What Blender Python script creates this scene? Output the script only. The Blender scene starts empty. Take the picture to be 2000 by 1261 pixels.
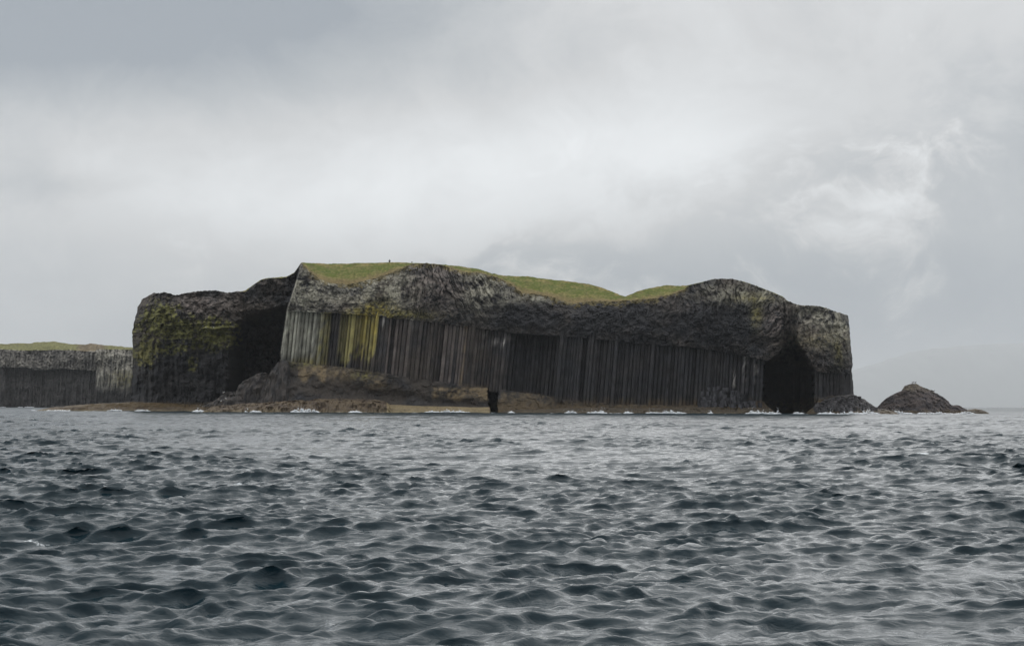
import bpy, math, random
import numpy as np
from mathutils import Matrix, Vector

random.seed(7)
RNG = np.random.default_rng(11)
scene = bpy.context.scene
col = scene.collection

# ------------------------------------------------------------------ camera
F = 2600.0                       # focal length in photograph pixels (2000 px wide)
CX, CY = 1000.0, 630.5
EYE = np.array([0.0, 0.0, 2.1])  # standing in a small boat
PITCH = math.atan(161.0 / F)
ROLL = 0.0035
cp, sp, cr, sr = math.cos(PITCH), math.sin(PITCH), math.cos(ROLL), math.sin(ROLL)
_X = np.array([1.0, 0, 0]); _U = np.array([0, -sp, cp]); _F = np.array([0, cp, sp])
CAMX = _X * cr + _U * sr
CAMY = -_X * sr + _U * cr
cam_data = bpy.data.cameras.new('camera')
cam_data.sensor_width = 36.0
cam_data.lens = 36.0 * F / 2000.0
cam_data.clip_start = 0.1
cam_data.clip_end = 120000.0
cam = bpy.data.objects.new('camera', cam_data)
col.objects.link(cam)
cam.matrix_world = Matrix(((CAMX[0], CAMY[0], -_F[0], EYE[0]),
                           (CAMX[1], CAMY[1], -_F[1], EYE[1]),
                           (CAMX[2], CAMY[2], -_F[2], EYE[2]),
                           (0, 0, 0, 1)))
scene.camera = cam

# ------------------------------------------------------------------ view / render
scene.render.engine = 'CYCLES'
scene.view_settings.view_transform = 'Standard'
scene.view_settings.look = 'None'
scene.view_settings.exposure = 0.0
scene.view_settings.gamma = 1.0
scene.view_settings.use_curve_mapping = False
scene.cycles.use_denoising = True
scene.cycles.max_bounces = 6
scene.cycles.volume_bounces = 3
scene.cycles.volume_step_rate = 10.0

# ------------------------------------------------------------------ sky (world)
SUN_EL, SUN_AZ = math.radians(50), math.radians(18)   # azimuth from +Y clockwise: high over the right end of the island
world = bpy.data.worlds.new('World'); scene.world = world
world.use_nodes = True
nt = world.node_tree; nt.nodes.clear()

def nd(t, **kw):
    n = nt.nodes.new(t)
    for k, v in kw.items(): setattr(n, k, v)
    return n
def put(sock, v):
    if isinstance(v, bpy.types.NodeSocket): nt.links.new(v, sock)
    else: sock.default_value = v
def M(op, a, b=None, c=None, clamp=False):
    n = nd('ShaderNodeMath', operation=op, use_clamp=clamp)
    for s, v in zip(n.inputs, (a, b, c)):
        if v is not None: put(s, v)
    return n.outputs[0]
def add(*a):
    r = a[0]
    for x in a[1:]: r = M('ADD', r, x)
    return r
def mul(a, b): return M('MULTIPLY', a, b)
def sstep(x, lo, hi):
    n = nd('ShaderNodeMapRange', interpolation_type='SMOOTHSTEP')
    put(n.inputs[0], x); n.inputs[1].default_value = lo; n.inputs[2].default_value = hi
    return n.outputs[0]
def noise(vec, scale, detail=4.0, rough=0.55, dist=0.0):
    n = nd('ShaderNodeTexNoise', noise_dimensions='3D')
    nt.links.new(vec, n.inputs['Vector'])
    n.inputs['Scale'].default_value = scale; n.inputs['Detail'].default_value = detail
    n.inputs['Roughness'].default_value = rough; n.inputs['Distortion'].default_value = dist
    return M('SUBTRACT', n.outputs['Fac'], 0.5)

tc = nd('ShaderNodeTexCoord')
sepd = nd('ShaderNodeSeparateXYZ'); nt.links.new(tc.outputs['Generated'], sepd.inputs[0])
dx, dy, dz = sepd.outputs
AZ = mul(M('ARCTAN2', dx, dy), 57.29578)                 # degrees, 0 = towards the island
EL = mul(M('ARCSINE', M('MINIMUM', M('MAXIMUM', dz, -1.0), 1.0)), 57.29578)
stretch = nd('ShaderNodeVectorMath', operation='MULTIPLY')
nt.links.new(tc.outputs['Generated'], stretch.inputs[0]); stretch.inputs[1].default_value = (1.0, 1.0, 1.35)
D3 = stretch.outputs[0]
def deg_a(px): return math.degrees(math.atan((px - 1000) / F))
def deg_e(py): return math.degrees(math.atan((791.5 - py) / F))
PD = F * math.pi / 180                                     # pixels in a degree
def blob(px, py, rx, ry, amp):
    u = mul(M('SUBTRACT', AZ, deg_a(px)), PD / rx); v = mul(M('SUBTRACT', EL, deg_e(py)), PD / ry)
    q = M('ADD', mul(u, u), mul(v, v))
    return mul(M('POWER', 2.71828, mul(q, -1.0)), amp)

warp = nd('ShaderNodeTexNoise', noise_dimensions='3D'); nt.links.new(D3, warp.inputs['Vector']); warp.inputs['Scale'].default_value = 6.0; warp.inputs['Detail'].default_value = 4.0
wv = nd('ShaderNodeVectorMath', operation='MULTIPLY_ADD'); nt.links.new(warp.outputs['Color'], wv.inputs[0]); wv.inputs[1].default_value = (0.16, 0.16, 0.16); nt.links.new(D3, wv.inputs[2])
W3 = wv.outputs[0]
n_big = noise(D3, 3.2, 3.0, 0.5)
n_mid = noise(W3, 8.0, 9.0, 0.62)
n_fine = noise(W3, 22.0, 8.0, 0.62)
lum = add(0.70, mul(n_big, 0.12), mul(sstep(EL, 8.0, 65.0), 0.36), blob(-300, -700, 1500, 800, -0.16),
          blob(880, 340, 760, 150, 0.19), blob(700, 420, 240, 60, 0.05), blob(1350, 290, 180, 90, 0.07),
          blob(100, 60, 760, 170, -0.24), blob(620, 0, 330, 45, -0.06), blob(100, 385, 130, 28, -0.06), blob(40, 430, 200, 200, -0.05),
          blob(1500, 20, 420, 120, 0.02))
# the grey bank of cloud rising to the right, torn along its upper edge
line = add(mul(M('SUBTRACT', EL, deg_e(490)), -PD), mul(M('SUBTRACT', AZ, deg_a(900)), PD * 0.34))
bank = sstep(add(line, mul(n_mid, 760.0), mul(n_fine, 260.0)), -120.0, 130.0)
edge = mul(bank, M('SUBTRACT', 1.0, bank))
gaps = sstep(add(n_mid, mul(n_fine, 0.7), blob(1680, 450, 160, 70, 0.17), blob(1820, 275, 220, 80, 0.18), blob(1640, 195, 80, 30, 0.12)), 0.06, 0.42)
# low scud along the horizon
low = sstep(add(mul(EL, -1.0), mul(n_mid, 12.0), mul(n_fine, 5.0)), -7.5, -4.5)
lum = add(lum, mul(bank, -0.155), mul(low, -0.075), mul(n_fine, 0.12), mul(n_mid, 0.19), mul(edge, 0.10), mul(gaps, mul(bank, 0.26)))
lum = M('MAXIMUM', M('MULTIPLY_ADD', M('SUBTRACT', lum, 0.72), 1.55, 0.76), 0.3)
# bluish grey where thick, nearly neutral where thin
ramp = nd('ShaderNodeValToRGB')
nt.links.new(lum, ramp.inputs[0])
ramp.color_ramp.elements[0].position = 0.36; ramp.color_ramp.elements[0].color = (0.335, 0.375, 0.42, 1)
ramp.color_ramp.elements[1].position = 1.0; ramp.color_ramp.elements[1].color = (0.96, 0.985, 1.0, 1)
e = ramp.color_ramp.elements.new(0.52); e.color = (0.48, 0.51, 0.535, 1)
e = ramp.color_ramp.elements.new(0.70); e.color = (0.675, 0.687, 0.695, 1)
skyt = nd('ShaderNodeTexSky', sky_type='NISHITA')
skyt.sun_disc = False; skyt.sun_elevation = SUN_EL; skyt.sun_rotation = SUN_AZ
skyt.air_density = 1.0; skyt.dust_density = 3.0
bg_sky = nd('ShaderNodeBackground'); nt.links.new(skyt.outputs[0], bg_sky.inputs[0]); bg_sky.inputs[1].default_value = 0.08
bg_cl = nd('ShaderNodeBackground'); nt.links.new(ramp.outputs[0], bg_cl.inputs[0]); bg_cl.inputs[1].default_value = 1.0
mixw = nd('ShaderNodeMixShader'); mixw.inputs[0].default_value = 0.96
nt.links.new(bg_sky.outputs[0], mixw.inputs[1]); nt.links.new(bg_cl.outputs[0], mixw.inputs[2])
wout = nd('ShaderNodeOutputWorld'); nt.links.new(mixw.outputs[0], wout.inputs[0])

# ------------------------------------------------------------------ sun, veiled by cloud
sun_d = bpy.data.lights.new('sun', 'SUN'); sun_d.energy = 1.25; sun_d.angle = math.radians(90); sun_d.color = (1.0, 0.99, 0.975)
sun = bpy.data.objects.new('sun', sun_d); col.objects.link(sun)
sdir = Vector((math.sin(SUN_AZ) * math.cos(SUN_EL), math.cos(SUN_AZ) * math.cos(SUN_EL), math.sin(SUN_EL)))
sun.rotation_euler = (-sdir).to_track_quat('-Z', 'Y').to_euler()
sun.location = (0, 0, 300)

# ================================================================== helpers
def ray(px, py):
    px = np.asarray(px, float); py = np.asarray(py, float)
    u = (px - CX) / F; v = (CY - py) / F
    return u[..., None] * CAMX + v[..., None] * CAMY + _F
def at(px, py, Y):
    """point at depth Y (metres ahead) seen at a pixel"""
    px, py, Y = np.broadcast_arrays(np.asarray(px, float), np.asarray(py, float), np.asarray(Y, float))
    d = ray(px, py)
    return EYE + d * (Y / d[..., 1])[..., None]
def proj(P):
    d = np.asarray(P, float) - EYE
    w = d @ _F
    return CX + F * (d @ CAMX) / w, CY - F * (d @ CAMY) / w
def mpp(Y): return Y / F          # metres per photo pixel
def py_water(px, Y):              # pixel row of sea level at depth Y
    return float(proj(np.array([(px - CX) / F * Y, Y, 0.0]))[1])

_perm = np.random.default_rng(3).permutation(4096).astype(np.int64)
_grad = np.random.default_rng(4).normal(size=(4096, 3)); _grad /= np.linalg.norm(_grad, axis=1)[:, None]
_rnd = np.random.default_rng(5).random((4096, 3))
def _h(i, j, k): return _perm[(_perm[(_perm[i & 4095] + j) & 4095] + k) & 4095]
def perlin(x, y, z=0.0):
    x, y, z = np.broadcast_arrays(np.asarray(x, float), np.asarray(y, float), np.asarray(z, float))
    xi, yi, zi = np.floor(x).astype(np.int64), np.floor(y).astype(np.int64), np.floor(z).astype(np.int64)
    xf, yf, zf = x - xi, y - yi, z - zi
    u, v, w = (t * t * t * (t * (t * 6 - 15) + 10) for t in (xf, yf, zf))
    out = 0
    for a in (0, 1):
        for b in (0, 1):
            for c in (0, 1):
                g = _grad[_h(xi + a, yi + b, zi + c)]
                d = g[..., 0] * (xf - a) + g[..., 1] * (yf - b) + g[..., 2] * (zf - c)
                out = out + d * (u if a else 1 - u) * (v if b else 1 - v) * (w if c else 1 - w)
    return out * 1.6
def fbm(x, y, z=0.0, o=4, g=0.5):
    s, a, f = 0, 1.0, 1.0
    for i in range(o):
        s = s + a * perlin(np.asarray(x) * f + 17.3 * i, np.asarray(y) * f + 5.1 * i, np.asarray(z) * f); a *= g; f *= 2.03
    return s
def worley(x, y):
    """2-D cellular noise: F1, F2, random value of the nearest cell"""
    x, y = np.broadcast_arrays(np.asarray(x, float), np.asarray(y, float))
    xi, yi = np.floor(x).astype(np.int64), np.floor(y).astype(np.int64)
    f1 = np.full(x.shape, 9.0); f2 = np.full(x.shape, 9.0); rid = np.zeros(x.shape)
    for a in (-1, 0, 1):
        for b in (-1, 0, 1):
            h = _h(xi + a, yi + b, 7)
            d = np.hypot(xi + a + _rnd[h, 0] - x, yi + b + _rnd[h, 1] - y)
            n1 = d < f1
            f2 = np.where(n1, f1, np.minimum(f2, d)); rid = np.where(n1, _rnd[h, 2], rid); f1 = np.where(n1, d, f1)
    return f1, f2, rid
def ss(lo, hi, x):
    t = np.clip((np.asarray(x, float) - lo) / (hi - lo), 0, 1); return t * t * (3 - 2 * t)
def tab(t, x):
    a = np.array(t, float); return np.interp(x, a[:, 0], a[:, 1])

def mesh_obj(name, V, Fq, mat, parent=None, color=None, smooth=False, attrs=None):
    """one mesh object from arrays (quads or triangles)"""
    V = np.ascontiguousarray(V, np.float32).reshape(-1, 3); Fq = np.asarray(Fq, np.int32)
    me = bpy.data.meshes.new(name)
    n, k = Fq.shape
    me.vertices.add(len(V)); me.vertices.foreach_set('co', V.ravel())
    me.loops.add(n * k); me.loops.foreach_set('vertex_index', Fq.ravel())
    me.polygons.add(n)
    me.polygons.foreach_set('loop_start', np.arange(0, n * k, k, dtype=np.int32))
    me.polygons.foreach_set('loop_total', np.full(n, k, np.int32))
    me.polygons.foreach_set('use_smooth', np.full(n, smooth, bool))
    me.update(calc_edges=True)
    if color is not None:
        ca = me.attributes.new('Col', 'FLOAT_COLOR', 'POINT')
        c4 = np.ones((len(V), 4), np.float32); c4[:, :3] = np.asarray(color).reshape(-1, 3)
        ca.data.foreach_set('color', c4.ravel())
    for k_, v_ in (attrs or {}).items():
        a = me.attributes.new(k_, 'FLOAT', 'POINT'); a.data.foreach_set('value', np.asarray(v_, np.float32).ravel())
    me.materials.append(mat)
    o = bpy.data.objects.new(name, me); col.objects.link(o)
    if parent: o.parent = parent
    return o
def grid_faces(nr, nc, off=0, wrap=False):
    i = np.arange(nr - 1)[:, None]; j = np.arange(nc if wrap else nc - 1)[None, :]
    a = i * nc + j; b = i * nc + (j + 1) % nc
    return (np.stack([a, b, b + nc, a + nc], -1) + off).reshape(-1, 4)
def sub_mesh(V, Fq, C, keep):
    f = Fq[keep]; u, inv = np.unique(f, return_inverse=True)
    return V[u], inv.reshape(f.shape), C[u]
def tag(o, label=None, cat=None, group=None, kind=None):
    if label: o['label'] = label
    if cat: o['category'] = cat
    if group: o['group'] = group
    if kind: o['kind'] = kind
    return o
def empty(name, loc):
    o = bpy.data.objects.new(name, None); o.location = loc; col.objects.link(o); return o

# ------------------------------------------------------------------ materials
def new_mat(name):
    global nt
    m = bpy.data.materials.new(name); m.use_nodes = True
    nt = m.node_tree; nt.nodes.clear()
    b = nd('ShaderNodeBsdfPrincipled'); o = nd('ShaderNodeOutputMaterial'); nt.links.new(b.outputs[0], o.inputs[0])
    return m, b
def rock_mat(name, sc, bump, rough=0.9, var=0.55, spec=0.25):
    m, b = new_mat(name)
    a = nd('ShaderNodeAttribute', attribute_name='Col')
    g = nd('ShaderNodeNewGeometry')
    n1 = noise(g.outputs['Position'], sc, 6.0, 0.65)
    n2 = noise(g.outputs['Position'], sc * 0.23, 4.0, 0.6)
    f = add(1.0, mul(n1, var * 2), mul(n2, var))
    mx = nd('ShaderNodeVectorMath', operation='SCALE'); nt.links.new(a.outputs['Color'], mx.inputs[0]); nt.links.new(f, mx.inputs['Scale'])
    nt.links.new(mx.outputs[0], b.inputs['Base Color'])
    b.inputs['Roughness'].default_value = rough; b.inputs['Specular IOR Level'].default_value = spec
    bp = nd('ShaderNodeBump'); bp.inputs['Strength'].default_value = bump; bp.inputs['Distance'].default_value = 0.4
    nt.links.new(n1, bp.inputs['Height']); nt.links.new(bp.outputs[0], b.inputs['Normal'])
    return m
MAT_ROCK = rock_mat('basalt_rock', 1.6, 0.7)
MAT_COLUMN = rock_mat('basalt_column', 2.2, 0.45, var=0.45)
MAT_GRASS = rock_mat('turf', 1.3, 0.8, rough=1.0, var=0.45, spec=0.05)
MAT_SHELF = rock_mat('weed_covered_rock', 1.8, 0.6, rough=0.6, var=0.5, spec=0.35)
MAT_FAR = rock_mat('far_rock', 0.5, 0.6)

MAT_FOAM, b = new_mat('foam')
b.inputs['Base Color'].default_value = (0.86, 0.88, 0.9, 1); b.inputs['Roughness'].default_value = 0.8
b.inputs['Specular IOR Level'].default_value = 0.1

def plain_mat(name, c, rough=0.8):
    m, b = new_mat(name)
    g = nd('ShaderNodeNewGeometry'); n1 = noise(g.outputs['Position'], 9.0, 3.0)
    f = add(1.0, mul(n1, 0.5))
    mx = nd('ShaderNodeVectorMath', operation='SCALE'); mx.inputs[0].default_value = c; nt.links.new(f, mx.inputs['Scale'])
    nt.links.new(mx.outputs[0], b.inputs['Base Color']); b.inputs['Roughness'].default_value = rough
    return m

# ================================================================== sea
MAT_SEA, b = new_mat('sea_water')
g = nd('ShaderNodeNewGeometry')
af = nd('ShaderNodeAttribute', attribute_name='foam'); ar = nd('ShaderNodeAttribute', attribute_name='rough')
st = nd('ShaderNodeVectorMath', operation='MULTIPLY'); nt.links.new(g.outputs['Position'], st.inputs[0]); st.inputs[1].default_value = (0.6, 1.7, 1.0)
r1 = noise(st.outputs[0], 5.5, 4.0, 0.62, 0.8); r2 = noise(st.outputs[0], 1.1, 3.0, 0.55, 0.3)
bp = nd('ShaderNodeBump'); bp.inputs['Strength'].default_value = 0.34; bp.inputs['Distance'].default_value = 0.06
nt.links.new(add(mul(r1, 1.0), mul(r2, 0.8)), bp.inputs['Height'])
nt.links.new(bp.outputs[0], b.inputs['Normal'])
lace = noise(g.outputs['Position'], 6.0, 6.0, 0.7, 0.6)
fm = sstep(add(af.outputs['Fac'], mul(lace, 1.1)), 0.42, 0.62)
mc = nd('ShaderNodeMix', data_type='RGBA'); nt.links.new(fm, mc.inputs[0])
mc.inputs[6].default_value = (0.009, 0.025, 0.034, 1); mc.inputs[7].default_value = (0.75, 0.79, 0.81, 1)
nt.links.new(mc.outputs[2], b.inputs['Base Color'])
nt.links.new(M('MAXIMUM', ar.outputs['Fac'], mul(fm, 0.7)), b.inputs['Roughness'])
b.inputs['IOR'].default_value = 1.333

def ocean_tile(L, N, lo, hi, sigma, wind, spread, Lp, seed, levels, pw):
    r = np.random.default_rng(seed)
    k1 = 2 * np.pi * np.fft.fftfreq(N, L / N)
    kx, ky = np.meshgrid(k1, k1); k = np.hypot(kx, ky); k[0, 0] = 1e-9
    kp = 2 * np.pi / Lp
    wd = np.array(wind) / np.hypot(*wind)
    c = (kx * wd[0] + ky * wd[1]) / k
    S = np.exp(-1.25 * (kp / k) ** 2) * k ** -pw * np.where(c > 0, np.abs(c) ** spread, 0.12 * np.abs(c) ** spread)
    lam = 2 * np.pi / k
    S = S * (lam > lo) * (lam < hi); S[0, 0] = 0
    h = (r.normal(size=(N, N)) + 1j * r.normal(size=(N, N))) * np.sqrt(S)
    z = np.fft.ifft2(h).real; sc = sigma / z.std()
    out = []
    for cut in levels:
        hh = h * np.exp(-(cut / lam) ** 4 * 2) * sc
        out.append((np.fft.ifft2(hh).real, np.fft.ifft2(-1j * kx / k * hh).real, np.fft.ifft2(-1j * ky / k * hh).real))
    return np.array(out)
def sample_tile(T, L, x, y, lev):
    N = T.shape[-1]
    u = (x / L % 1.0) * N; v = (y / L % 1.0) * N
    i = np.floor(u).astype(int) % N; j = np.floor(v).astype(int) % N; fu = u - np.floor(u); fv = v - np.floor(v)
    i2, j2 = (i + 1) % N, (j + 1) % N
    lev = np.clip(lev, 0, len(T) - 1.001); l0 = lev.astype(int); fl = lev - l0
    res = []
    for c in range(3):
        def g2(l):
            return (T[l, c, j, i] * (1 - fu) + T[l, c, j, i2] * fu) * (1 - fv) + (T[l, c, j2, i] * (1 - fu) + T[l, c, j2, i2] * fu) * fv
        res.append(g2(l0) * (1 - fl) + g2(l0 + 1) * fl)
    return res
CUTS = [0.12, 0.3, 0.7, 1.6, 4.0, 12.0]
LA, LB = 43.0, 171.0
TA = ocean_tile(LA, 1024, 0.1, 12.0, 0.052, (0.25, -1.0), 4.5, 2.1, 21, CUTS, 3.1)
TB = ocean_tile(LB, 512, 4.0, 60.0, 0.075, (-0.15, -1.0), 5.0, 15.0, 22, CUTS, 3.6)

LC_ = 13.7
TC = ocean_tile(LC_, 512, 0.10, 1.4, 0.0125, (0.6, -0.8), 1.6, 0.6, 23, CUTS, 2.9)      # ripples running across the main chop
rows = list(np.arange(-60, 2.0, 2.0))
y = 2.0
while y < 700: rows.append(y); y += max(0.03, y * 0.0029)
while y < 60000: rows.append(y); y *= 1.02
rows = np.array(rows)
U = np.linspace(-0.52, 0.52, 470)
Yg = np.repeat(rows[:, None], len(U), 1)
Xg = (np.abs(Yg) + 12.0) * U[None, :]
step = np.gradient(rows)[:, None] * np.ones_like(Xg)
lev = np.interp(np.log(np.maximum(np.minimum(step * 1.15, 0.12 + 0.5 * step), 0.05)), np.log(CUTS), np.arange(len(CUTS)))
ca_, sa_ = math.cos(0.31), math.sin(0.31)
za, xa, ya = sample_tile(TA, LA, Xg + 11.0, Yg + 3.0, lev)
_, xa, ya = sample_tile(TA, LA, Xg + 11.0, Yg + 3.0, np.maximum(lev + 0.5, 0.9))
zb, xb0, yb0 = sample_tile(TB, LB, Xg * ca_ - Yg * sa_, Xg * sa_ + Yg * ca_, lev)
xb, yb = xb0 * ca_ + yb0 * sa_, -xb0 * sa_ + yb0 * ca_
gust = np.clip(0.92 + 0.55 * fbm(Xg / 14.0, Yg / 30.0, 1.7, 3), 0.45, 1.3)
zc, xc_, yc_ = sample_tile(TC, LC_, Xg + 2.0, Yg * 0.97 + 0.12 * Xg, lev)
rip = np.clip(0.9 + 1.3 * fbm(Xg / 5.0, Yg / 9.0, 6.1, 3), 0.15, 2.0)
Z = za * gust + zb + zc * rip
PX = Xg - 1.25 * (xa * gust + xb); PY = Yg - 1.25 * (ya * gust + yb) - 0.5 * Z      # sharp crests, flat troughs, fronts steeper than backs
crest = za * gust / 0.052
foam = ss(2.75, 4.2, crest + 0.5 * fbm(Xg * 0.5, Yg * 0.5, 3.0, 2)) * 0.55
def whitecap(px, py, w, d, amp):
    global foam
    h = py - (788 + 0.0035 * px); Y0 = F * EYE[2] / h; X0 = (px - CX) / F * Y0
    foam = np.maximum(foam, amp * np.exp(-((Xg - X0) / w) ** 2 - ((Yg - Y0) / d) ** 2))
for a_ in ((1810, 886, 0.55, 0.9, 0.75), (1870, 882, 0.9, 0.5, 0.6), (60, 1050, 0.7, 0.35, 0.45), (130, 1052, 0.5, 0.3, 0.4),
           (450, 942, 0.6, 0.6, 0.55), (300, 1222, 0.16, 0.16, 0.38), (880, 813, 1.6, 4, 0.7), (740, 820, 1.2, 3, 0.5),
           (1390, 840, 0.5, 2, 0.45), (180, 800, 4, 8, 0.6)):
    whitecap(*a_)
rough = np.interp(step, [0.03, 0.12, 0.3, 0.8, 2.0, 20], [0.03, 0.05, 0.12, 0.25, 0.34, 0.4])
# wash along the foot of the rocks
SHORE = [(70, 391), (250, 387), (380, 386), (400, 367), (505, 360), (600, 358), (755, 358), (775, 361), (950, 361), (975, 364), (1300, 363), (1500, 363),
         (1520, 366), (1590, 362), (1650, 356), (1700, 359), (1725, 366), (1750, 382), (1800, 385), (1900, 392), (1935, 398)]
pxg = CX + F * Xg / np.maximum(Yg, 1.0)
shoreY = tab(SHORE, pxg)
near = np.exp(-np.clip(shoreY - Yg, -3, 60) / 5.0) * (Yg > 300) * (Yg < shoreY + 12) * ss(60, 110, pxg) * (1 - ss(1900, 1945, pxg))
foam = np.maximum(foam, near * np.clip(0.45 + 0.9 * fbm(Xg / 7.0, Yg / 5.0, 9.0, 3), 0, 0.85))
sea = mesh_obj('sea', np.stack([PX, PY, Z], -1), grid_faces(*Xg.shape), MAT_SEA, smooth=True, attrs={'foam': foam, 'rough': rough})
tag(sea, 'choppy grey green sea with small wind waves', 'sea', kind='structure')

# ================================================================== the island
# lines read off the photograph (pixel columns -> pixel rows)
RIM = [(258, 585), (272, 578), (285, 571), (300, 573), (320, 571), (345, 576), (380, 570), (400, 567), (420, 567), (440, 571), (460, 570),
       (480, 568), (495, 557), (510, 547), (522, 544), (545, 543), (560, 541), (575, 533), (582, 522), (588, 513), (605, 530), (625, 545),
       (650, 553), (680, 555), (700, 551), (740, 541), (770, 530), (800, 517), (812, 514), (830, 514), (860, 516), (872, 520), (900, 530),
       (940, 533), (970, 541), (1000, 556), (1020, 572), (1050, 574), (1080, 580), (1100, 588), (1120, 592), (1150, 588), (1200, 588),
       (1240, 586), (1280, 582), (1310, 575), (1335, 566), (1345, 557), (1370, 551), (1390, 546), (1410, 544), (1430, 545), (1460, 552),
       (1490, 563), (1510, 571), (1530, 580), (1537, 587), (1560, 596), (1580, 597), (1600, 598), (1620, 603), (1640, 609), (1656, 613), (1668, 617)]
SKY = [(258, 585), (455, 571), (480, 567), (495, 556), (510, 546), (522, 543), (545, 541.5), (560, 540), (575, 532), (588, 513), (640, 515), (700, 514), (760, 512),
       (805, 513.5), (830, 514), (870, 517), (900, 520), (930, 524), (960, 534), (990, 539), (1030, 539), (1060, 544), (1100, 548), (1150, 554),
       (1180, 563), (1210, 576), (1222, 579), (1240, 571), (1270, 562), (1300, 557), (1330, 558), (1345, 556.5)] + [p_ for p_ in RIM if p_[0] > 1346]
CTOP = [(258, 662), (460, 668), (540, 640), (553, 607), (600, 609), (640, 611), (680, 613), (745, 617), (760, 621), (800, 624), (850, 630), (900, 636), (950, 642),
        (1000, 650), (1085, 655), (1150, 660), (1200, 665), (1250, 671), (1300, 675), (1350, 678), (1400, 684), (1440, 692), (1490, 702),
        (1590, 722), (1600, 727), (1668, 730)]
CBOT = [(258, 780), (460, 784), (540, 710), (550, 702), (580, 705), (620, 710), (660, 715), (700, 720), (740, 727), (780, 733), (820, 738), (860, 744), (900, 750),
        (960, 757), (1000, 763), (1050, 769), (1080, 775), (1120, 782), (1160, 785), (1200, 788), (1300, 791), (1480, 791), (1590, 775), (1668, 770)]
CORNER = [(505, 590), (513, 588), (530, 584), (560, 575), (605, 560), (650, 553), (690, 547), (700, 548), (708, 545), (722, 530), (740, 521), (760, 514), (800, 505)]
LEFT = [(571, 285), (585, 277), (600, 270), (625, 263), (650, 258), (700, 259), (740, 259), (770, 256), (805, 252)]
RIGHT = [(610, 1656), (620, 1658), (650, 1660.5), (680, 1663), (712, 1666.5), (724, 1664), (745, 1667), (770, 1668.5), (805, 1669)]
YG = [(500, 377), (550, 375), (600, 373), (750, 373), (900, 375), (960, 377), (1085, 377.5), (1200, 376), (1350, 373), (1440, 371), (1490, 371.5)]
YR = [(1545, 372), (1560, 369), (1600, 367.5), (1645, 369), (1660, 371), (1668, 375)]

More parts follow.
